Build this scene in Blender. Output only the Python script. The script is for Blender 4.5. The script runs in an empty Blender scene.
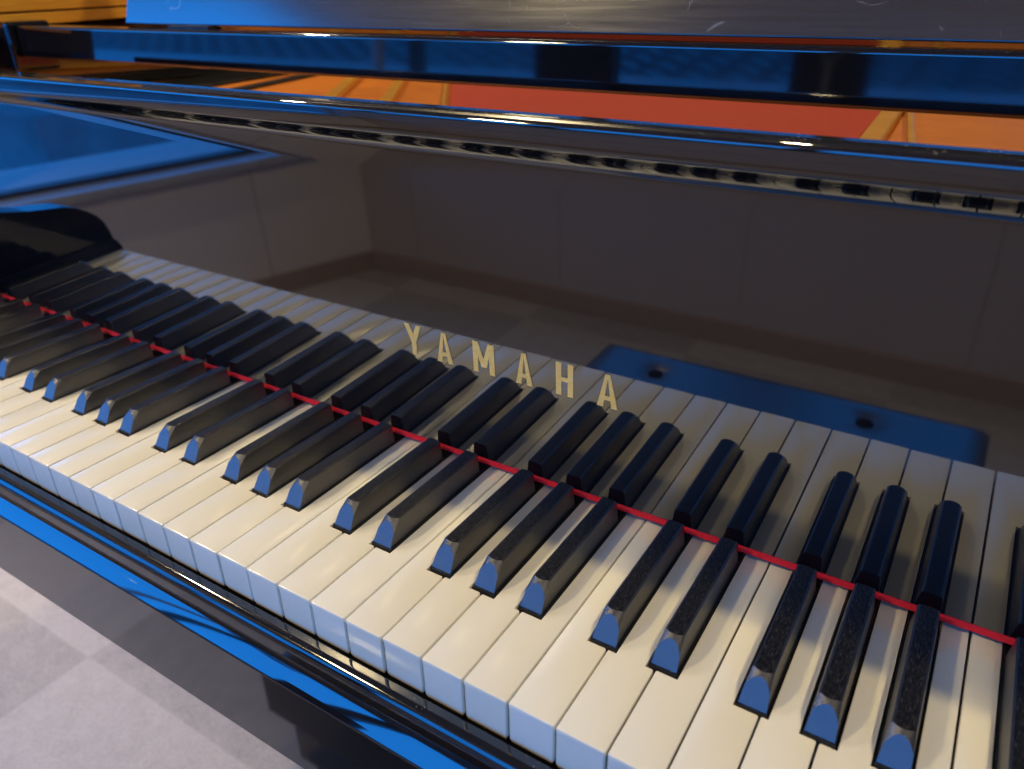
import bpy, bmesh, math, random
from mathutils import Vector, Matrix
random.seed(7)
sc = bpy.context.scene
COL = sc.collection
R = math.radians
P = 0.0235                     # pitch of the white keys (m)

# ------------------------------------------------------------------ helpers
class MB:
    def __init__(s): s.v = []; s.f = []; s.sm = []
    def add(s, vs, fs, smooth=False):
        b = len(s.v); s.v += [tuple(v) for v in vs]
        for f in fs: s.f.append(tuple(i + b for i in f)); s.sm.append(smooth)
    def box(s, x0, x1, y0, y1, z0, z1):
        s.add([(x0,y0,z0),(x1,y0,z0),(x1,y1,z0),(x0,y1,z0),(x0,y0,z1),(x1,y0,z1),(x1,y1,z1),(x0,y1,z1)],
              [(0,3,2,1),(4,5,6,7),(0,1,5,4),(1,2,6,5),(2,3,7,6),(3,0,4,7)])
    def extrude_x(s, prof, x0, x1, smooth=True, nx=1):
        if smooth:                       # holding loops keep the long flats truly flat
            q = []
            for j, a in enumerate(prof):
                b = prof[(j+1) % len(prof)]; a_, b_ = Vector(a), Vector(b); L = (b_-a_).length
                q.append(tuple(a))
                if L > .003: q += [tuple(a_ + (b_-a_)*(.0002/L)), tuple(b_ - (b_-a_)*(.0002/L))]
            prof = q
        n = len(prof)
        vs = []
        for i in range(nx + 1):
            x = x0 + (x1 - x0) * i / nx
            vs += [(x, y, z) for y, z in prof]
        fs = []
        for i in range(nx):
            for j in range(n):
                k = (j + 1) % n
                fs.append((i*n+j, i*n+k, (i+1)*n+k, (i+1)*n+j))
        s.add(vs, fs, smooth)
        s.add([(x0, y, z) for y, z in prof], [tuple(range(n))])
        s.add([(x1, y, z) for y, z in prof], [tuple(reversed(range(n)))])
    def extrude_z(s, poly, z0, z1):
        n = len(poly)
        s.add([(x,y,z0) for x,y in poly] + [(x,y,z1) for x,y in poly],
              [tuple(reversed(range(n))), tuple(range(n, 2*n))] + [(j, (j+1)%n, n+(j+1)%n, n+j) for j in range(n)])
    def cyl(s, x, y, z0, z1, r0, r1, n=24):
        vs = []
        for z, r in ((z0, r0), (z1, r1)):
            vs += [(x + r*math.cos(2*math.pi*i/n), y + r*math.sin(2*math.pi*i/n), z) for i in range(n)]
        s.add(vs, [(i, (i+1)%n, n+(i+1)%n, n+i) for i in range(n)], True)
        s.add(vs[:n], [tuple(reversed(range(n)))]); s.add(vs[n:], [tuple(range(n))])
    def mesh(s, name, mat):
        me = bpy.data.meshes.new(name); me.from_pydata(s.v, [], s.f)
        me.polygons.foreach_set('use_smooth', s.sm)
        bm = bmesh.new(); bm.from_mesh(me)
        bmesh.ops.remove_doubles(bm, verts=bm.verts, dist=1e-6)
        bmesh.ops.recalc_face_normals(bm, faces=bm.faces)
        bm.to_mesh(me); bm.free()
        if mat: me.materials.append(mat)
        return me
    def build(s, name, mat, parent=None, bevel=0, seg=3, auto=None):
        o = bpy.data.objects.new(name, s.mesh(name, mat)); COL.objects.link(o)
        if parent: o.parent = parent
        if bevel:
            m = o.modifiers.new('edge', 'BEVEL'); m.width = bevel; m.segments = seg; m.limit_method = 'ANGLE'; m.angle_limit = R(40)
        if auto: smooth_by_angle(o.data, auto)
        return o

def smooth_by_angle(me, deg):
    bm = bmesh.new(); bm.from_mesh(me)
    for f in bm.faces: f.smooth = True
    for e in bm.edges:
        e.smooth = not (len(e.link_faces) == 2 and e.calc_face_angle(0) > R(deg))
    bm.to_mesh(me); bm.free()

def tag(o, label, cat, group=None):
    o['label'] = label; o['category'] = cat
    if group: o['group'] = group
    return o
def struct(o): o['kind'] = 'structure'; return o
def empty(name, loc=(0,0,0)):
    o = bpy.data.objects.new(name, None); o.location = loc; COL.objects.link(o); return o

def offset_poly(poly, d):          # poly CCW, d > 0 shrinks
    n = len(poly); out = []
    for i in range(n):
        p0, p1, p2 = Vector(poly[i-1]), Vector(poly[i]), Vector(poly[(i+1) % n])
        a = (p1 - p0).normalized(); b = (p2 - p1).normalized()
        na = Vector((-a.y, a.x)); nb = Vector((-b.y, b.x))
        m = (na + nb); m /= max(0.2, m.dot(na)) if m.length else 1
        out.append(tuple(p1 + m * d))
    return out

# ---------------------------------------------------------------- materials
def mat(name):
    m = bpy.data.materials.new(name); m.use_nodes = True
    nt = m.node_tree; b = nt.nodes['Principled BSDF']
    return m, nt, b
def N(nt, t, **kw):
    n = nt.nodes.new(t)
    for k, v in kw.items():
        if k in n.inputs: n.inputs[k].default_value = v
        else: setattr(n, k, v)
    return n
def coords(nt, scale=(1,1,1)):
    tc = N(nt, 'ShaderNodeTexCoord'); mp = N(nt, 'ShaderNodeMapping'); mp.inputs['Scale'].default_value = scale
    nt.links.new(tc.outputs['Object'], mp.inputs['Vector']); return mp.outputs['Vector']
def ramp(nt, fac, stops):
    r = N(nt, 'ShaderNodeValToRGB'); nt.links.new(fac, r.inputs['Fac'])
    el = r.color_ramp.elements
    while len(el) < len(stops): el.new(0.5)
    for e, (p, c) in zip(el, stops):
        e.position = p; e.color = (*c, 1) if len(c) == 3 else c
    return r.outputs['Color']
def noise(nt, vec, scale, detail=4, rough=.55):
    n = N(nt, 'ShaderNodeTexNoise'); n.inputs['Scale'].default_value = scale; n.inputs['Detail'].default_value = detail; n.inputs['Roughness'].default_value = rough
    nt.links.new(vec, n.inputs['Vector']); return n.outputs['Fac']
def bump(nt, b, h, strength, dist):
    n = N(nt, 'ShaderNodeBump'); n.inputs['Strength'].default_value = strength; n.inputs['Distance'].default_value = dist
    nt.links.new(h, n.inputs['Height']); nt.links.new(n.outputs['Normal'], b.inputs['Normal'])
def simple(name, c0, c1, rough, scale=20, stretch=(1,1,1), bmp=0, metal=0, ior=1.5):
    m, nt, b = mat(name); v = coords(nt, stretch); f = noise(nt, v, scale)
    nt.links.new(ramp(nt, f, [(.3, c0), (.7, c1)]), b.inputs['Base Color'])
    b.inputs['Roughness'].default_value = rough; b.inputs['Metallic'].default_value = metal; b.inputs['IOR'].default_value = ior
    if bmp: bump(nt, b, f, .5, bmp)
    return m

def lacquer(name, ior=2.28, rough=.03, dust=True, dustamt=1.0):
    m, nt, b = mat(name)
    v = coords(nt)
    b.inputs['Base Color'].default_value = (.004, .004, .005, 1)
    b.inputs['IOR'].default_value = ior
    f = noise(nt, v, 7, 5)
    mr = N(nt, 'ShaderNodeMapRange'); mr.inputs['From Min'].default_value = .35; mr.inputs['From Max'].default_value = .75
    mr.inputs['To Min'].default_value = rough; mr.inputs['To Max'].default_value = rough * 1.8 + .01
    nt.links.new(f, mr.inputs['Value']); nt.links.new(mr.outputs['Result'], b.inputs['Roughness'])
    if dust:
        # lint and dust lying on the upward faces
        vo = N(nt, 'ShaderNodeTexVoronoi'); vo.inputs['Scale'].default_value = 420; nt.links.new(v, vo.inputs['Vector'])
        sp = ramp(nt, vo.outputs['Distance'], [(.05, (1,1,1)), (.2, (0,0,0))])
        big = ramp(nt, noise(nt, v, 60, 3), [(.52, (0,0,0)), (.68, (1,1,1))])
        fine = ramp(nt, noise(nt, v, 900, 2), [(.35, (0,0,0)), (.8, (1,1,1))])
        g = N(nt, 'ShaderNodeNewGeometry'); sx = N(nt, 'ShaderNodeSeparateXYZ'); nt.links.new(g.outputs['Normal'], sx.inputs[0])
        up = N(nt, 'ShaderNodeMapRange'); up.inputs['From Min'].default_value = .9; up.inputs['From Max'].default_value = .99
        nt.links.new(sx.outputs['Z'], up.inputs['Value'])
        def mul(a, c):
            x = N(nt, 'ShaderNodeMath', operation='MULTIPLY'); nt.links.new(a, x.inputs[0])
            if isinstance(c, float): x.inputs[1].default_value = c
            else: nt.links.new(c, x.inputs[1])
            return x.outputs[0]
        ad = N(nt, 'ShaderNodeMath', operation='ADD'); nt.links.new(mul(sp, big), ad.inputs[0]); nt.links.new(mul(fine, .022), ad.inputs[1])
        fac = mul(mul(ad.outputs[0], up.outputs['Result']), dustamt)
        d = N(nt, 'ShaderNodeBsdfDiffuse'); d.inputs['Color'].default_value = (.5, .48, .45, 1)
        mx = N(nt, 'ShaderNodeMixShader'); nt.links.new(fac, mx.inputs[0]); nt.links.new(b.outputs[0], mx.inputs[1]); nt.links.new(d.outputs[0], mx.inputs[2])
        nt.links.new(mx.outputs[0], nt.nodes['Material Output'].inputs['Surface'])
    return m

M = {}
M['lacquer'] = lacquer('black_lacquer', rough=.016, dustamt=1.5)
M['slip'] = lacquer('black_lacquer_slip', ior=2.15, rough=.035)
M['key_slip'] = lacquer('black_lacquer_slip', ior=1.9, rough=.05, dustamt=.5)
M['block'] = lacquer('satin_block', ior=1.45, rough=.28, dust=False)
M['arm'] = lacquer('black_lacquer_arm', ior=1.7, rough=.04)
M['rail'] = lacquer('black_lacquer_rail', ior=2.0, rough=.035, dustamt=.6)

# white key plastic
m, nt, b = mat('key_plastic'); v = coords(nt)
oi = N(nt, 'ShaderNodeObjectInfo')
f = noise(nt, coords(nt, (30, 4, 30)), 3, 4)
c = ramp(nt, f, [(.3, (.735, .70, .545)), (.7, (.765, .73, .585))])
mx = N(nt, 'ShaderNodeMix', data_type='RGBA', blend_type='MULTIPLY'); mx.inputs['Factor'].default_value = 1
tint = ramp(nt, oi.outputs['Random'], [(0, (.95, .935, .90)), (1, (1, 1, 1))])
nt.links.new(c, mx.inputs['A']); nt.links.new(tint, mx.inputs['B']); nt.links.new(mx.outputs['Result'], b.inputs['Base Color'])
rr = N(nt, 'ShaderNodeMapRange'); rr.inputs['To Min'].default_value = .15; rr.inputs['To Max'].default_value = .25
nt.links.new(noise(nt, v, 45, 5), rr.inputs['Value']); nt.links.new(rr.outputs['Result'], b.inputs['Roughness'])
bump(nt, b, noise(nt, v, 120, 2), .08, .0004)
M['white'] = m
M['wood'] = simple('key_wood', (.42,.29,.16), (.52,.37,.21), .6, 40, (1,12,1))

# black key, worn ebony composite
m, nt, b = mat('key_ebony')
v = coords(nt, (1, .12, 1))
f = noise(nt, v, 2600, 3, .6)
f2 = noise(nt, coords(nt), 60, 4)
g = N(nt, 'ShaderNodeNewGeometry'); sx = N(nt, 'ShaderNodeSeparateXYZ'); nt.links.new(g.outputs['Normal'], sx.inputs[0])
up = N(nt, 'ShaderNodeMapRange'); up.inputs['From Min'].default_value = .7; up.inputs['From Max'].default_value = .95; nt.links.new(sx.outputs['Z'], up.inputs['Value'])
wear = N(nt, 'ShaderNodeMix', data_type='RGBA'); nt.links.new(up.outputs['Result'], wear.inputs['Factor'])     # finger wear on the tops
nt.links.new(ramp(nt, f, [(.4, (.006,.006,.007)), (.7, (.018,.018,.018))]), wear.inputs['A'])
nt.links.new(ramp(nt, f, [(.42, (.003,.003,.004)), (.54, (.008,.008,.009)), (.70, (.062,.062,.065))]), wear.inputs['B'])
nt.links.new(wear.outputs['Result'], b.inputs['Base Color'])
rr = N(nt, 'ShaderNodeMapRange'); rr.inputs['To Min'].default_value = .24; rr.inputs['To Max'].default_value = .42
nt.links.new(f2, rr.inputs['Value']); nt.links.new(rr.outputs['Result'], b.inputs['Roughness'])
ii = N(nt, 'ShaderNodeMapRange'); ii.inputs['To Min'].default_value = 2.15; ii.inputs['To Max'].default_value = 1.26
nt.links.new(up.outputs['Result'], ii.inputs['Value']); nt.links.new(ii.outputs['Result'], b.inputs['IOR'])
bump(nt, b, f, .6, .0003)
M['black'] = m

M['felt'] = simple('red_felt', (.74,.006,.010), (.95,.014,.018), .95, 900, bmp=.0004)
M['gold_letter'] = simple('gold_leaf', (1,.62,.15), (1,.80,.30), .30, 650, (1,1,1), bmp=.0001, metal=.6)
M['plate'] = simple('bronze_plate', (.42,.115,.004), (.50,.15,.007), .5, 30, bmp=.0003, metal=.2)
M['strut'] = simple('bronze_strut', (.68,.33,.04), (.78,.40,.06), .3, 30, metal=.5)
M['stringfelt'] = simple('string_felt', (.27,.015,.003), (.35,.027,.004), .9, 300, bmp=.0006)
M['rimwood'] = simple('amber_wood', (.56,.24,.018), (.72,.34,.03), .35, 30, (14,1,14))
M['iron'] = simple('dark_iron', (.02,.02,.02), (.05,.05,.05), .4, 80, metal=.8)

# satin music desk
m, nt, b = mat('satin_black')
b.inputs['Base Color'].default_value = (.012,.012,.014,1); b.inputs['IOR'].default_value = 2.3
v = coords(nt, (1, 1, 1))
rr = N(nt, 'ShaderNodeMapRange'); rr.inputs['To Min'].default_value = .10; rr.inputs['To Max'].default_value = .22
nt.links.new(noise(nt, coords(nt, (3, 1, 90)), 5, 5), rr.inputs['Value']); nt.links.new(rr.outputs['Result'], b.inputs['Roughness'])
# hairline scratches
wv = N(nt, 'ShaderNodeTexVoronoi', feature='DISTANCE_TO_EDGE'); wv.inputs['Scale'].default_value = 26
ns = N(nt, 'ShaderNodeTexNoise'); ns.inputs['Scale'].default_value = 9
mv = N(nt, 'ShaderNodeMixRGB'); mv.inputs[0].default_value = .25
nt.links.new(v, ns.inputs['Vector']); nt.links.new(v, mv.inputs[1]); nt.links.new(ns.outputs['Color'], mv.inputs[2]); nt.links.new(mv.outputs[0], wv.inputs['Vector'])
line = ramp(nt, wv.outputs['Distance'], [(.0, (1,1,1)), (.012, (0,0,0))])
gate = ramp(nt, noise(nt, v, 30, 3), [(.56, (0,0,0)), (.64, (1,1,1))])
mm = N(nt, 'ShaderNodeMath', operation='MULTIPLY'); nt.links.new(line, mm.inputs[0]); nt.links.new(gate, mm.inputs[1])
nt.links.new(ramp(nt, mm.outputs[0], [(0, (.012,.012,.014)), (1, (.16,.16,.16))]), b.inputs['Base Color'])
bump(nt, b, noise(nt, coords(nt, (1,1,30)), 60, 3), .05, .0003)
M['satin'] = m

# carpet tiles 0.5 m, joints on the photographed lines
m, nt, b = mat('carpet_tiles')
tc = N(nt, 'ShaderNodeTexCoord'); sx = N(nt, 'ShaderNodeSeparateXYZ'); nt.links.new(tc.outputs['Object'], sx.inputs[0])
def mth(op, a, c=None):
    x = N(nt, 'ShaderNodeMath', operation=op)
    for i, q in enumerate((a, c)):
        if q is None: continue
        if isinstance(q, (int, float)): x.inputs[i].default_value = q
        else: nt.links.new(q, x.inputs[i])
    return x.outputs[0]
ux = mth('DIVIDE', mth('ADD', sx.outputs['X'], .277), .5); uy = mth('DIVIDE', mth('SUBTRACT', sx.outputs['Y'], .212), .5)
fx, fy = mth('FLOOR', ux), mth('FLOOR', uy)
wn = N(nt, 'ShaderNodeTexWhiteNoise', noise_dimensions='2D'); cb = N(nt, 'ShaderNodeCombineXYZ'); nt.links.new(fx, cb.inputs[0]); nt.links.new(fy, cb.inputs[1]); nt.links.new(cb.outputs[0], wn.inputs['Vector'])
chk = mth('MODULO', mth('ABSOLUTE', mth('ADD', fx, fy)), 2)
val = mth('ADD', mth('MULTIPLY', mth('SUBTRACT', 1.0, chk), -.19), mth('MULTIPLY', wn.outputs['Value'], .06))
ex = mth('MINIMUM', mth('FRACT', ux), mth('SUBTRACT', 1.0, mth('FRACT', ux))); ey = mth('MINIMUM', mth('FRACT', uy), mth('SUBTRACT', 1.0, mth('FRACT', uy)))
seam = mth('MULTIPLY', mth('LESS_THAN', mth('MINIMUM', ex, ey), .004), .05)
pile = noise(nt, tc.outputs['Object'], 420, 3, .7); mott = noise(nt, tc.outputs['Object'], 28, 5, .65)
tot = mth('ADD', mth('ADD', val, seam), mth('ADD', mth('MULTIPLY', mth('SUBTRACT', pile, .5), 1.1), mth('MULTIPLY', mth('SUBTRACT', mott, .5), .35)))
sv = mth('ADD', tot, 1.0)
mxc = N(nt, 'ShaderNodeMix', data_type='RGBA', blend_type='MULTIPLY'); mxc.inputs['Factor'].default_value = 1
mxc.inputs['A'].default_value = (.46, .43, .41, 1)
cc = N(nt, 'ShaderNodeCombineXYZ'); [nt.links.new(sv, cc.inputs[i]) for i in range(3)]
nt.links.new(cc.outputs[0], mxc.inputs['B']); nt.links.new(mxc.outputs['Result'], b.inputs['Base Color'])
b.inputs['Roughness'].default_value = .95
bump(nt, b, pile, .6, .002)
M['carpet'] = m

M['wall'] = simple('wall_paint', (.50,.455,.48), (.54,.49,.515), .8, 3)
M['sidewall'] = simple('side_wall_lit_paint', (.74,.70,.74), (.78,.74,.78), .8, 3)  # lightened against the back wall to stand in for window bounce light
M['joint'] = simple('joint_filler', (.42,.385,.40), (.45,.41,.43), .8, 30)
M['sideframe'] = simple('pale_frame_paint', (.34,.36,.40), (.40,.42,.46), .3, 30)
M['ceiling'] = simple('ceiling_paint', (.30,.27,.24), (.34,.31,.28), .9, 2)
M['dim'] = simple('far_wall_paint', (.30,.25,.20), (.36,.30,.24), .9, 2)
M['skirt'] = simple('skirting_wood', (.38,.29,.25), (.43,.33,.285), .5, 20, (1,8,8))
M['frame'] = simple('window_frame_paint', (.03,.03,.032), (.045,.045,.05), .4, 30)
M['sill'] = simple('pale_sill', (.40,.41,.44), (.46,.47,.50), .2, 20)
M['leather'] = simple('black_leather', (.012,.012,.013), (.022,.022,.024), .34, 260, bmp=.0006, ior=2.0)
M['case'] = simple('case_cloth', (.008,.008,.01), (.014,.014,.016), .7, 90)
M['strap'] = simple('strap_cloth', (.16,.16,.17), (.22,.22,.23), .8, 90)
M['button'] = simple('button_cloth', (.004,.004,.004), (.007,.007,.007), .9, 90, ior=1.2)
M['roof'] = simple('roof_tiles', (.10,.11,.13), (.17,.18,.20), .55, 12)
M['render'] = simple('house_render', (.20,.21,.23), (.27,.28,.30), .8, 6)
m, nt, b = mat('pane_glass')
tr = N(nt, 'ShaderNodeBsdfTransparent'); gl = N(nt, 'ShaderNodeBsdfGlossy'); gl.inputs['Roughness'].default_value = .0
mx = N(nt, 'ShaderNodeMixShader'); mx.inputs[0].default_value = .05
nt.links.new(tr.outputs[0], mx.inputs[1]); nt.links.new(gl.outputs[0], mx.inputs[2]); nt.links.new(mx.outputs[0], nt.nodes['Material Output'].inputs['Surface'])
M['pane'] = m

# -------------------------------------------------------------------- piano
piano = tag(empty('grand_piano', (0, 0, 0)), 'black polished grand piano with open keyboard, red felt strip and gold letters on its fallboard', 'piano')
piano.location = (0, 0, 0)

# white keys: outline per note (C D E F G A B), tails cut for the black keys
CUT = {'C': (0, P-.0105), 'D': (.0045, P-.0045), 'E': (.0105, P), 'F': (0, P-.0115), 'G': (.0035, P-.0075), 'A': (.0075, P-.0035), 'B': (.0115, P),
       'first': (0, P-.0035), 'last': (0, P)}
HEAD = .0497
def outline(kind):
    l, r = CUT[kind]; g = .00052; c = .0009
    x0, x1 = g, P - g
    tl = l if l > 0 else x0; trr = r if r < P else x1
    pts = [(x0, c), (x0+c*.3, c*.3), (x0+c, 0), (x1-c, 0), (x1-c*.3, c*.3), (x1, c)]
    if trr < x1: pts += [(x1, HEAD-.0006), (x1-.0006, HEAD), (trr, HEAD)]
    pts += [(trr, .34), (tl, .34)]
    if tl > x0: pts += [(tl, HEAD), (x0+.0006, HEAD), (x0, HEAD-.0006)]
    return pts
def key_meshes(kind):
    o = outline(kind); n = len(o)
    rings = [(offset_poly(o, .00055), 0), (offset_poly(o, .00016), -.00016), (o, -.0006), (o, -.0024)]
    mb = MB(); vs = []
    for ring, z in rings: vs += [(x, y, z) for x, y in ring]
    fs = [tuple(range(n))]
    for k in range(3):
        for j in range(n):
            i = (j+1) % n; fs.append((k*n+j, k*n+i, (k+1)*n+i, (k+1)*n+j))
    fs.append(tuple(reversed(range(3*n, 4*n))))
    mb.add(vs, fs)
    g = .00052
    # front lip
    fr = [(g, .0032), (g, .0009), (g+.0006, .0003), (P-g-.0006, .0003), (P-g, .0009), (P-g, .0032)]
    mb.extrude_z(fr, -.0230, -.0020)
    cap = mb.mesh('white_key', M['white']); smooth_by_angle(cap, 28)
    core = MB(); core.extrude_z(offset_poly(o, .0008), -.0247, -.00235)
    return cap, core.mesh('wooden_core', M['wood'])
KM = {k: key_meshes(k) for k in CUT}
for i in range(52):
    kind = 'first' if i == 0 else 'last' if i == 51 else 'CDEFGAB'[(i - 2) % 7]
    cap, core = KM[kind]
    o = bpy.data.objects.new('white_key', cap); COL.objects.link(o); o.parent = piano
    o.location = (i*P, random.uniform(-.0002, .0002), random.uniform(-.00018, .00018))
    o.rotation_euler = (random.uniform(-.0008, .0008), random.uniform(-.0018, .0018), random.uniform(-.0007, .0007))
    w = bpy.data.objects.new('wooden_core', core); COL.objects.link(w); w.parent = o

def black_mesh():
    mb = MB()
    ye = .1388
    n = 10
    def crown(x):                           # top height across the width
        a = abs(x)/.0046
        return .0135 - .00025*a*a - .0006*a**10
    T = []; A = []; B = []
    for j in range(n+1):
        t = -1 + 2*j/n
        x = t*.0046
        T.append((x, .0632 - .0020*(1-t*t), crown(x)))
        xa = t*(.0050 + .00035*abs(t)**3)
        za = .0122 - .0046*abs(t)**2.2
        A.append((xa, .0520 + .60*za, za))
        B.append((x, ye, crown(x)))
    mb.add(T + B, [(j, j+1, n+1+j+1, n+1+j) for j in range(n)], True)          # top
    mb.add(A + T, [(j, j+1, n+1+j+1, n+1+j) for j in range(n)], False)         # worn corner facets
    bl, br = (-.0061, .0520, .0), (.0061, .0520, .0)
    mb.add([bl, br] + A[::-1], [tuple(range(n+3))])                             # front face
    for s in (-1, 1):
        a = A[0] if s < 0 else A[n]; tt = T[0] if s < 0 else T[n]; bb = B[0] if s < 0 else B[n]
        bo = bl if s < 0 else br
        mb.add([bo, a, tt, bb, (s*.0061, ye, 0)], [(0,1,2,3,4)])
        mb.add([bo, (s*.0061, ye, 0), (s*.0061, ye, -.013), (s*.0061, .0520, -.013)], [(0,1,2,3)])
    mb.add([bl, br, (.0061,.0520,-.013), (-.0061,.0520,-.013)], [(0,1,2,3)])
    mb.add(B + [(.0061, ye, 0), (.0061, ye, -.013), (-.0061, ye, -.013), (-.0061, ye, 0)], [tuple(range(n+5))])
    mb.box(-.0066, .0066, .0511, .150, -.0135, .0004)                          # wider wooden foot
    me = mb.mesh('black_key', M['black']); smooth_by_angle(me, 22)
    return me
BK = black_mesh()
OFF = {'C': -.003, 'D': .003, 'F': -.004, 'G': 0, 'A': .004}
for i in range(51):
    kind = 'A' if i == 0 else 'CDEFGAB'[(i-2) % 7]
    if kind in OFF:
        o = bpy.data.objects.new('black_key', BK); COL.objects.link(o); o.parent = piano
        o.location = ((i+1)*P + OFF[kind], random.uniform(-.0003, .0003), random.uniform(-.0002, .0002))
        o.rotation_euler = (random.uniform(-.001, .001), random.uniform(-.006, .006), random.uniform(-.002, .002))

# felt strip below the fallboard
f = MB(); f.extrude_x([(.1443,.0031),(.1470,.0031),(.1470,.0077),(.1443,.0077)], -.001, 52*P+.001, False)
f.build('felt_strip', M['felt'], piano, .0004, 2)

# fallboard profile: flat mirror, cove, rounded nose
t2 = R(2)
def fall_profile():
    pr = [(.1440 + .0004, .0078), (.1440 - .0082*math.tan(t2), .0082)]
    zs = .1830; S = Vector((.144 - zs*math.tan(t2), zs)); r = .0122; tg = R(7.2)
    pr.append((S.x, S.y))
    rg = .12; c = S + rg*Vector((-math.cos(t2), -math.sin(t2)))          # gentle run-in to the cove
    for i in range(1, 13):
        th = t2 + (tg - t2)*i/12
        pr.append((c.x + rg*math.cos(th), c.y + rg*math.sin(th)))
    S = Vector(pr[-1]); c = S + r*Vector((-math.cos(tg), -math.sin(tg)))
    te = R(53); k = 20
    for i in range(1, k+1):
        th = tg + (te - tg)*i/k
        pr.append((c.x + r*math.cos(th), c.y + r*math.sin(th)))
    E = Vector(pr[-1]); nE = Vector((-math.cos(te), -math.sin(te)))
    p = E; th0 = te
    for rad, th1, k in ((.0040, R(12), 10), (.042, R(-1), 10), (.0024, R(-90), 18)):
        n0 = Vector((-math.cos(th0), -math.sin(th0))); cn = p - rad*n0
        for i in range(1, k+1):
            th = th0 + (th1 - th0)*i/k
            pr.append((cn.x - rad*math.cos(th), cn.y - rad*math.sin(th)))
        p = Vector(pr[-1]); th0 = th1
    zt = pr[-1][1]
    pr += [(.1525, zt), (.1537, zt-.0004), (.1543, zt-.0016), (.158, .0078)]
    return pr
fb = MB(); fb.extrude_x(fall_profile(), -.045, 52*P+.045)
fall = fb.build('fallboard', M['lacquer'], piano, auto=30)

# gold letters set into the fallboard
def stroke(a, b, w):
    a, b = Vector(a), Vector(b); d = (b-a).normalized(); n = Vector((-d.y, d.x))*w/2
    return [tuple(a+n), tuple(a-n), tuple(b-n), tuple(b+n)]
def letter_polys(ch, W, H):
    w = .0034; e = w/2
    if ch == 'A':
        k = w*1.05
        return [[(0,0),(k,0),(W/2+.00005,H*.93),(W/2+w*.42,H),(W/2-w*.42,H)],
                [(W-k,0),(W,0),(W/2+w*.42,H),(W/2-w*.42,H),(W/2-.00005,H*.93)],
                [(W*.28,H*.22),(W*.72,H*.22),(W*.68,H*.34),(W*.32,H*.34)]]
    if ch == 'Y':
        return [[(0,H),(w*1.1,H),(W/2+e,H*.45),(W/2-e,H*.42)], [(W-w*1.1,H),(W,H),(W/2+e,H*.42),(W/2-e,H*.45)],
                [(W/2-e,0),(W/2+e,0),(W/2+e,H*.46),(W/2-e,H*.46)]]
    if ch == 'M':
        return [[(0,0),(w,0),(w,H),(0,H)], [(W-w,0),(W,0),(W,H),(W-w,H)],
                [(w*.2,H),(w*1.15,H),(W/2+w*.5,H*.2),(W/2-w*.5,H*.2)], [(W-w*1.15,H),(W-w*.2,H),(W/2+w*.5,H*.2),(W/2-w*.5,H*.2)]]
    if ch == 'H':
        return [[(0,0),(w,0),(w,H),(0,H)], [(W-w,0),(W,0),(W,H),(W-w,H)], [(w*.5,H*.44),(W-w*.5,H*.44),(W-w*.5,H*.56),(w*.5,H*.56)]]
for ch, x0, x1 in (('Y',.5424,.5552),('A',.5663,.5779),('M',.5932,.6080),('A',.6226,.6336),('H',.6488,.6596),('A',.6742,.6864)):
    mb = MB()
    for q, poly in enumerate(letter_polys(ch, x1-x0, .0201)):
        th = .00030 + q*.00003
        pts = []
        for dn in (-.0002, th):
            for x, h in poly:
                z = .0697 + h*math.cos(t2)
                y = .144 - z*math.tan(t2) - dn
                pts.append((x0+x, y, z))
        n = len(poly)
        mb.add(pts, [tuple(range(n)), tuple(range(n, 2*n))] + [(j,(j+1)%n,n+(j+1)%n,n+j) for j in range(n)])
    mb.build('letter', M['gold_letter'], fall)

# key slip (thin rounded strip just before the keys)
def arc(cy, cz, r, a0, a1, k):
    return [(cy + r*math.cos(a0+(a1-a0)*i/k), cz + r*math.sin(a0+(a1-a0)*i/k)) for i in range(k+1)]
sl = MB()
sl.extrude_x([(-.0036,-.060), (-.0036,-.0212)] + arc(-.0042,-.0212,.0006,0,R(90),4) + arc(-.0073,-.0266,.0060,R(90),R(180),18) + [(-.0133,-.060)], -.002, 52*P+.002)
sl.build('key_slip', M['key_slip'], piano, auto=30)
def bow(a, b, ang_, k):                  # shallow convex arc from a to b
    a, b = Vector(a), Vector(b); m_ = (a+b)/2; d_ = (b-a); L_ = d_.length; d_.normalize()
    out_ = Vector((-d_.y, d_.x)); r_ = L_/(2*math.sin(ang_/2)); c_ = m_ - out_*r_*math.cos(ang_/2)
    return [tuple(c_ + r_*(out_*math.cos(t_) + d_*math.sin(t_))) for t_ in [-ang_/2 + ang_*i/k for i in range(k+1)]]
# key bed: chamfered front edge, tall front face
kb = MB()
kb.extrude_x([(.36,-.1078), (-.0196,-.1078)] + [(-.0207,-.1068)] + arc(-.0199,-.0451,.0008,R(180),R(150),5) + bow((-.0204,-.0443),(-.0133,-.0367),R(15),14) + [(-.0120,-.0366), (.36,-.0366)], -.155, 52*P+.155)
kb.build('key_bed', M['slip'], piano, auto=30)

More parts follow.
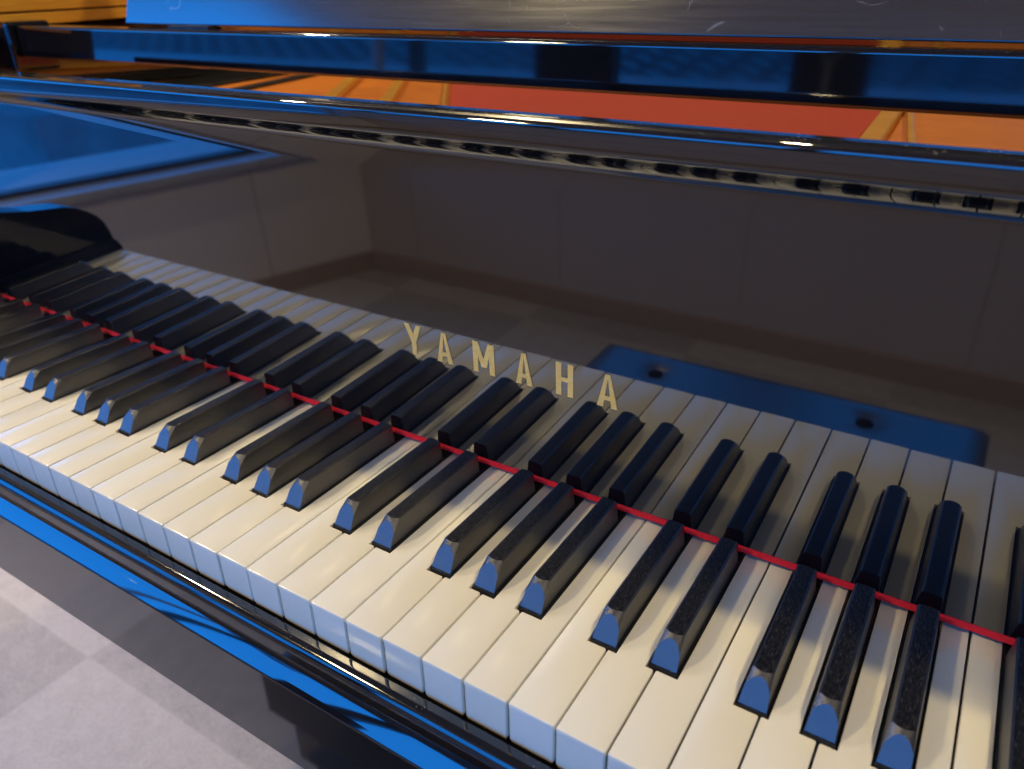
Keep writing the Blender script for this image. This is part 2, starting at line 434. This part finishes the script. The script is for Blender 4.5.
# cheek blocks with their scrolled arms, left and right of the keys
def arm_profile():
    pts = [(-.0045,-.036), (-.0045,-.004), (-.0035,.003), (-.0005,.009), (.0010,.0118)]
    top = [(.0018,.0150), (.0030,.0225), (.0062,.0335), (.0115,.0418), (.0190,.0485), (.0290,.0555), (.0390,.0602), (.055,.0635), (.080,.068), (.107,.0752), (.125,.083), (.1405,.091)]
    return pts, top
pts, top = arm_profile()
for s in (0, 1):
    side = (lambda x: -x) if s == 0 else (lambda x: 52*P + x)
    a, c = sorted((side(.0008), side(.040)))
    blk = MB(); blk.extrude_x(pts + [(.004,.0128), (.1405,.0128), (.1405,-.036)], a, c, False)
    bo = blk.build('cheek_block', M['block'], piano, .0012, 3)
    a, c = sorted((side(.0046), side(.0405)))
    am = MB(); am.extrude_x([(.0012,.0120)] + top + [(.1405,.0120)], a, c)
    ao = am.build('scroll_arm', M['arm'], bo, .0016, 3, auto=35)

# rim of the case, bass side straight, treble side curving to the tail
W52 = 52*P
outer = [(-.155,.16), (-.155,1.45)]
for i in range(1, 9):
    a = math.pi - math.pi*.62*i/8
    outer.append((.105+.26*math.cos(a), 1.45+.26*math.sin(a)))
outer += [(.55,1.48),(.78,1.18),(1.02,.98),(1.26,.86),(1.36,.72),(W52+.155,.55),(W52+.155,.16)]
def band(outer, t, z0, z1):
    mb = MB(); n = len(outer)
    inn = offset_poly([tuple(p) for p in outer[::-1]], t)[::-1]
    inn[0] = (outer[0][0]+t, outer[0][1]); inn[-1] = (outer[-1][0]-t, outer[-1][1])
    vs = [(x,y,z0) for x,y in outer]+[(x,y,z1) for x,y in outer]+[(x,y,z0) for x,y in inn]+[(x,y,z1) for x,y in inn]
    fs = []
    for j in range(n-1):
        fs += [(j,j+1,n+j+1,n+j), (2*n+j,3*n+j,3*n+j+1,2*n+j+1), (n+j,n+j+1,3*n+j+1,3*n+j), (j,2*n+j,2*n+j+1,j+1)]
    fs += [(0,n,3*n,2*n), (n-1,3*n-1,4*n-1,2*n-1)]
    mb.add(vs, fs); return mb
rim = band(outer, .045, -.108, .272).build('rim', M['lacquer'], piano, .002, 2)
il = MB()      # amber inner lining of the bass side, in two boards
def sloped(mb, x0, x1, y0, y1, za0, za1, zb0, zb1):
    mb.add([(x0,y0,za0),(x1,y0,za0),(x1,y1,zb0),(x0,y1,zb0),(x0,y0,za1),(x1,y0,za1),(x1,y1,zb1),(x0,y1,zb1)],
           [(0,3,2,1),(4,5,6,7),(0,1,5,4),(1,2,6,5),(2,3,7,6),(3,0,4,7)])
sloped(il, -.1098, -.085, .20, 1.4, .2370, .2492, .2660, .2688)
il.build('rim_lining', M['rimwood'], rim, .0006, 2)
il = MB(); sloped(il, -.1098, -.086, .20, 1.4, .2515, .2705, .2700, .2712)
il.build('rim_lining', M['rimwood'], rim, .0006, 2)
# iron plate with struts and felt
inner = offset_poly(outer[::-1], .047)[::-1]
inner[0] = (-.108,.175); inner[-1] = (W52+.108,.175)
pl = MB(); pl.extrude_z(inner[::-1], .150, .165)
plate = pl.build('iron_plate', M['plate'], piano)
def bar(mb, a, b, w, z0, z1):
    a, b = Vector(a), Vector(b); d = (b-a).normalized(); n = Vector((-d.y, d.x))*w/2
    mb.extrude_z([tuple(a-n), tuple(b-n), tuple(b+n), tuple(a+n)], z0, z1)
for a, b, w in (((.7525,.30),(.720,.85),.016), ((.383,.30),(-.02,.87),.012), ((.310,.30),(-.09,.86),.014), ((1.02,.30),(1.00,.85),.024), ((.455,.30),(.06,.85),.005), ((.789,.30),(.712,.85),.006)):
    mb = MB(); bar(mb, a, b, w, .1652, .172); mb.build('strut', M['strut'], plate, .002, 2)
mb = MB(); mb.extrude_z([(.418,.36),(.738,.36),(.712,.85),(.068,.85)], .1652, .1672)
mb.build('string_felt', M['stringfelt'], plate, .0008, 2)
mb = MB(); bar(mb, (-.02,.30), (-.10,.78), .085, .1652, .1685); mb.build('dark_gap_bar', M['iron'], plate, .002, 2)  # dark bar added in place of the dark gap beside the struts
mb = MB(); mb.extrude_z([(.08,.30),(.10,.30),(-.06,.95),(-.085,.95)], .1652, .168); mb.build('dark_gap_bar', M['iron'], plate, .001, 2)  # second dark bar added for the same gap, no bridge part

# front rail of the music shelf and the desk standing behind it
rl = MB()
ta = R(3.2)
rl.extrude_x([(.2735,.2106), (.2715,.2112), (.2707,.2128)] + arc(.2747,.2378,.0026,R(180)-ta,R(90),8) + arc(.2955,.2385,.002,R(90),R(0),5) + arc(.2955,.2125,.002,R(0),R(-90),5), -.058, W52+.058)
shelf = rl.build('shelf_rail', M['rail'], piano, auto=30)
for x in (-.083, W52+.083):
    mb = MB(); mb.box(x-.022, x+.022, .262, .310, .196, .2445)
    mb.build('rail_bracket', M['rail'], shelf, .004, 4)
dk = MB()
lean = R(19)
h = .235; th = .012
y0, z0 = .3045, .2425
d = Vector((math.sin(lean), math.cos(lean))); nn = Vector((math.cos(lean), -math.sin(lean)))
pr = [Vector((y0,z0)), Vector((y0,z0))+d*h, Vector((y0,z0))+d*h+nn*th, Vector((y0,z0))+nn*th]
dk.extrude_x([tuple(q) for q in pr], .0785, W52-.0785, False)
desk = dk.build('music_desk', M['satin'], piano, .0012, 3)
for x in (.18, W52-.18):
    mb = MB(); mb.box(x-.028, x+.028, .297, .318, .2392, .2424); mb.build('hinge', M['iron'], desk, .0004, 2)
# legs
for x, y in ((.03,.52), (W52-.03,.52), (.22,1.45)):
    mb = MB()
    for z0_, z1_, r0, r1 in ((-.66,-.30,.040,.055), (-.30,-.16,.055,.062), (-.16,-.108,.075,.075)):
        mb.cyl(x, y, z0_, z1_, r0, r1)
    lg = mb.build('leg', M['lacquer'], piano)
    mb = MB(); mb.cyl(x, y, -.719, -.661, .028, .024); mb.build('caster', M['iron'], lg)

# -------------------------------------------------------------------- bench
bench = tag(empty('piano_bench', (.637, -.30, -.72)), 'black leather piano bench with buttoned seat before the keyboard', 'bench')
def local(mb): mb.v = [(x-.637, y+.30, z+.72) for x, y, z in mb.v]; return mb
sx0, sx1, sy0, sy1 = .385, .890, -.470, -.135
nx, ny = 60, 40
vs = []; fs = []
btn = [(.49,-.405), (.7585,-.410), (.49,-.215), (.7585,-.215)]
for j in range(ny+1):
    for i in range(nx+1):
        u, w = i/nx, j/ny
        x = sx0+(sx1-sx0)*u; y = sy0+(sy1-sy0)*w
        e = min(u, 1-u)*(sx1-sx0); e2 = min(w, 1-w)*(sy1-sy0); ee = min(e, e2)
        z = -.240 - .018*max(0, 1-ee/.03)**2
        for bx, by in btn:
            r = math.hypot((x-bx), (y-by)); z -= .006*math.exp(-(r/.015)**2) + .0032*math.exp(-(r/.036)**2)
        vs.append((x, y, z))
for j in range(ny):
    for i in range(nx):
        a = j*(nx+1)+i; fs.append((a, a+1, a+nx+2, a+nx+1))
mb = MB(); mb.add(vs, fs, True)
edge = [(sx0,sy0),(sx1,sy0),(sx1,sy1),(sx0,sy1)]
mb.extrude_z(edge, -.305, -.2583)
seat = local(mb).build('seat', M['leather'], bench)
for bx, by in btn:
    mb = MB(); mb.cyl(bx, by, -.2600, -.2462, .015, .012, 16); local(mb).build('button', M['button'], seat)
mb = MB(); mb.box(sx0+.012, sx1-.012, sy0+.012, sy1-.012, -.375, -.306); local(mb).build('apron', M['lacquer'], bench, .003)
for x in (sx0+.04, sx1-.04):
    for y in (sy0+.04, sy1-.04):
        mb = MB(); mb.cyl(x, y, -.72, -.376, .017, .026, 20); local(mb).build('leg', M['lacquer'], bench)

# --------------------------------------------------------------- the setting
mb = MB(); mb.add([(-4,-1.6,-.72),(3,-1.6,-.72),(3,3,-.72),(-4,3,-.72)], [(0,1,2,3)]); struct(mb.build('floor', M['carpet']))
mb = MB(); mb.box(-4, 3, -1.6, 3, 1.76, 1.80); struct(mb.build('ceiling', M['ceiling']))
YB = -1.40
bw = MB()
bw.box(-1.0, 2.75, YB-.14, YB, -.72, -.012); bw.box(-1.0, 2.75, YB-.14, YB, 1.2, 1.76)
bw.box(2.3, 2.75, YB-.14, YB, -.012, 1.2)
back = struct(bw.build('back_wall', M['wall']))
# panel joints as slim grooves strips, dado line, skirting and sill
for x in (-.76, -.221, .319, .859, 1.40, 1.94):
    mb = MB(); mb.box(x-.0015, x+.0015, YB-.001, YB+.0012, -.655, -.33); struct(mb.build('wall_joint', M['joint'], back))
mb = MB(); mb.box(-1.0, 2.7, YB-.001, YB+.004, -.326, -.318); struct(mb.build('dado_rail', M['skirt'], back, .001))
mb = MB(); mb.box(-.96, 2.7, YB-.001, YB+.012, -.72, -.655); struct(mb.build('skirting_board', M['skirt'], back, .002))
mb = MB(); mb.box(-.95, 2.31, YB-.30, YB+.03, -.011, .012); struct(mb.build('window_sill', M['sill'], back, .003))
def window(x0, x1, z0, z1, y, name_parent):
    fr = MB(); w = .035
    fr.box(x0, x0+w, y-.05, y, z0, z1); fr.box(x1-w, x1, y-.05, y, z0, z1)
    fr.box(x0+w, x1-w, y-.049, y-.001, z0, z0+w); fr.box(x0+w, x1-w, y-.049, y-.001, z1-w, z1)
    o = struct(fr.build('window_frame', M['frame'], name_parent))
    p = MB(); p.add([(x0+w,y-.025,z0+w),(x1-w,y-.025,z0+w),(x1-w,y-.025,z1-w),(x0+w,y-.025,z1-w)], [(0,1,2,3)])
    struct(p.build('window_pane', M['pane'], o))
for x0, x1 in ((-.95,-.295), (-.295,.41), (.41,1.40), (1.40,2.3)):
    window(x0, x1, .0122, 1.2, YB-.05, back)
for x0, x1, h_, lab in ((-.42,-.17,.40,'left dark upright case on the windowsill, without a strap, mirrored in the rail'),
                        (.318,.497,.42,'right dark upright case on the windowsill, with a grey looped strap, mirrored in the rail')):
    t = tag(empty('upright_case', ((x0+x1)/2, YB+.0, .0122)), lab, 'case', 'dark cases on the windowsill')
    w_ = (x1-x0)/2
    mb = MB(); mb.box(-w_, w_, -.045, .028, .0002, h_); mb.build('body', M['case'], t, .012, 3)
    if x0 > 0:
        mb = MB(); pts_ = [(.035*math.sin(a_), .0335, .31+.05*math.cos(a_)) for a_ in [2*math.pi*i/24 for i in range(24)]]
        for i in range(24):
            p_, q_ = Vector(pts_[i]), Vector(pts_[(i+1)%24]); u_ = Vector((-.003,0,0)); 
            mb.add([p_*1 + Vector((0,-.002,0)), q_ + Vector((0,-.002,0)), Vector((q_.x*.82, q_.y, .31+(q_.z-.31)*.86)), Vector((p_.x*.82, p_.y, .31+(p_.z-.31)*.86))], [(0,1,2,3)])
        mb.box(-.008, .008, .0285, .034, .10, .262); mb.build('strap', M['strap'], t)

# bass-side wall stands at an angle
ang = math.atan2(.907, -.42)
LW = Matrix.Translation((-.965, YB, 0)) @ Matrix.Rotation(ang, 4, 'Z')     # local x runs along the wall, local y points out of the room
def lw(mb, name, m, parent=None, **k):
    o = mb.build(name, m, parent, **k)
    if not parent: o.matrix_world = LW
    return struct(o)
wl = MB()
wl.box(-.3, 4.4, 0, .14, -.72, -.30); wl.box(-.3, 4.4, 0, .14, 1.15, 1.76); wl.box(2.4, 4.4, 0, .14, -.30, 1.15)
left = lw(wl, 'side_wall', M['sidewall'])
mb = MB(); mb.box(-.3, 4.4, -.012, .001, -.72, -.655); lw(mb, 'skirting_board', M['skirt'], left)
mb = MB(); mb.box(-.02, 2.43, -.035, .42, -.2995, -.275); lw(mb, 'window_sill', M['sill'], left, bevel=.004)
mb = MB(); mb.box(.35, .354, -.0012, .001, -.655, -.301); lw(mb, 'wall_joint', M['joint'], left)
for x0, x1 in ((.02,1.12), (1.12,1.36), (1.36,2.4)):
    fr = MB(); w = .025
    fr.box(x0, x0+w, .05, .10, -.272, 1.15); fr.box(x1-w, x1, .05, .10, -.272, 1.15)
    fr.box(x0+w, x1-w, .051, .099, 1.10, 1.15)
    o = lw(fr, 'window_frame', M['sideframe'], left)
    fr = MB(); fr.box(x0+w, x1-w, .051, .099, -.272, -.262); lw(fr, 'window_rail', M['frame'], left)
    p = MB(); p.add([(x0+w,.075,-.262),(x1-w,.075,-.262),(x1-w,.075,1.10),(x0+w,.075,1.10)], [(0,1,2,3)]); lw(p, 'window_pane', M['pane'], o)
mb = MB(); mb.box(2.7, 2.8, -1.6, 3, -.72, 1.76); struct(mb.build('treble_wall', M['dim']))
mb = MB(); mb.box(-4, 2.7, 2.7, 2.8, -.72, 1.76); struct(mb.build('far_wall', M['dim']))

# what stands outside the windows: a tiled roof and a low house
roof = tag(empty('neighbour_house', (0, -4.2, -3)), 'house with dark tiled roof standing outside the window behind the bench', 'house')
vs = []; fs = []
cols, rows, sub = 64, 22, 6
for r in range(rows):
    for e in (0, 1):
        for i in range(cols*sub+1):
            x = -10 + 16*i/(cols*sub)
            t = (r+e)/rows
            bump_ = .045*abs(math.sin(math.pi*i/sub)) + (.03 if e == 0 else 0)
            vs.append((x, -3.6-4.2*t+4.2, .12+1.05*t+bump_+3))
w_ = cols*sub+1
for r in range(rows):
    for i in range(cols*sub):
        a = 2*r*w_+i; fs.append((a, a+1, a+w_+1, a+w_))
        if r < rows-1:
            b_ = a+w_; fs.append((b_, b_+1, b_+w_+1, b_+w_))
mb = MB(); mb.add(vs, fs, False); mb.build('tiled_roof', M['roof'], roof)
mb = MB(); mb.box(-9.8, 5.8, .30, .50, 0, 3.05); mb.build('wall', M['render'], roof)
mb = MB(); mb.box(-10, 6, .48, .62, 3.05, 3.215); mb.build('gutter', M['sill'], roof)
shed = tag(empty('garden_shed', (-4.0, -2.35, -3)), 'low grey shed outside the window on the bass side', 'shed')
mb = MB(); mb.box(-.3, .3, -.55, .55, 0, 2.75); mb.build('wall', M['render'], shed)
mb = MB(); mb.extrude_x([(-.65,2.76),(.65,2.76),(0,3.0)], -.4, .4, False); mb.build('roof', M['roof'], shed)

# ------------------------------------------------------------------ lighting
wd = bpy.data.worlds.new('World'); sc.world = wd; wd.use_nodes = True
bg = wd.node_tree.nodes['Background']; bg.inputs['Color'].default_value = (.012, .27, 1, 1); bg.inputs['Strength'].default_value = 4.0
def lamp(name, loc, target, power, color, size, spread=math.pi):
    l = bpy.data.lights.new(name, 'AREA'); l.shape = 'DISK'; l.size = size; l.energy = power; l.color = color
    l.spread = spread
    o = bpy.data.objects.new(name, l); COL.objects.link(o); o.location = loc
    o.rotation_euler = (Vector(target)-Vector(loc)).to_track_quat('-Z', 'Y').to_euler()
    return o
WARM = (1, .785, .42)
lamp('ceiling_or_fill_lamp', (1.5, .34, 1.74), (.7, .2, 0), 14.2, WARM, .08)
lamp('ceiling_or_fill_lamp', (-.62, -1.05, 1.74), (.55, .10, 0), 5.4, WARM, .20, R(75))
lamp('ceiling_or_fill_lamp', (.30, 1.55, 1.74), (.3, .6, 0), 16, WARM, .08)  # fill lamp added to light the piano interior
lamp('ceiling_or_fill_lamp', (1.6, -.75, 1.74), (1.0, -.2, -.1), 5, WARM, .08)  # added general fill for room, walls and floor
lamp('ceiling_or_fill_lamp', (-1.15, .25, 1.74), (-.55, .3, -.7), 12, (1, .80, .56), .08, R(85))  # extra lamp added to brighten the floor on the bass side
def portal(c, rot, sx_, sy_):
    l = bpy.data.lights.new('window_portal', 'AREA'); l.shape = 'RECTANGLE'; l.size = sx_; l.size_y = sy_; l.cycles.is_portal = True
    o = bpy.data.objects.new('window_portal', l); COL.objects.link(o)
    o.matrix_world = Matrix.Translation(c) @ rot
portal((.74, YB-.13, .62), Matrix.Rotation(R(90), 4, 'X'), 3.2, 1.3)
pc = LW @ Vector((1.28, .12, .42))
portal(pc, Matrix.Rotation(ang, 4, 'Z') @ Matrix.Rotation(R(-90), 4, 'X'), 2.3, 1.5)

# -------------------------------------------------------------------- camera
cd = bpy.data.cameras.new('camera'); cam = bpy.data.objects.new('camera', cd); COL.objects.link(cam); sc.camera = cam
cd.sensor_width = 36; cd.lens = 771.17/1024*36; cd.clip_start = .01; cd.clip_end = 100
rx = Vector((.84584421, .53323132, -.01455777)); dn = Vector((.23676049, -.39973973, -.88552392)); fw = Vector((-.47800841, .74556858, -.46436565))
mw = Matrix((rx, -dn, -fw)).transposed().to_4x4(); mw.translation = (.83268529, -.19084071, .27439757)
cam.matrix_world = mw
cd.dof.use_dof = True; cd.dof.focus_distance = .42; cd.dof.aperture_fstop = cd.lens/3.3

sc.view_settings.view_transform = 'Standard'; sc.view_settings.look = 'None'; sc.view_settings.exposure = 0.1; sc.view_settings.gamma = 1
sc.cycles.use_denoising = True
sc.cycles.max_bounces = 10; sc.cycles.glossy_bounces = 8; sc.cycles.transparent_max_bounces = 8
sc.cycles.sample_clamp_indirect = 6
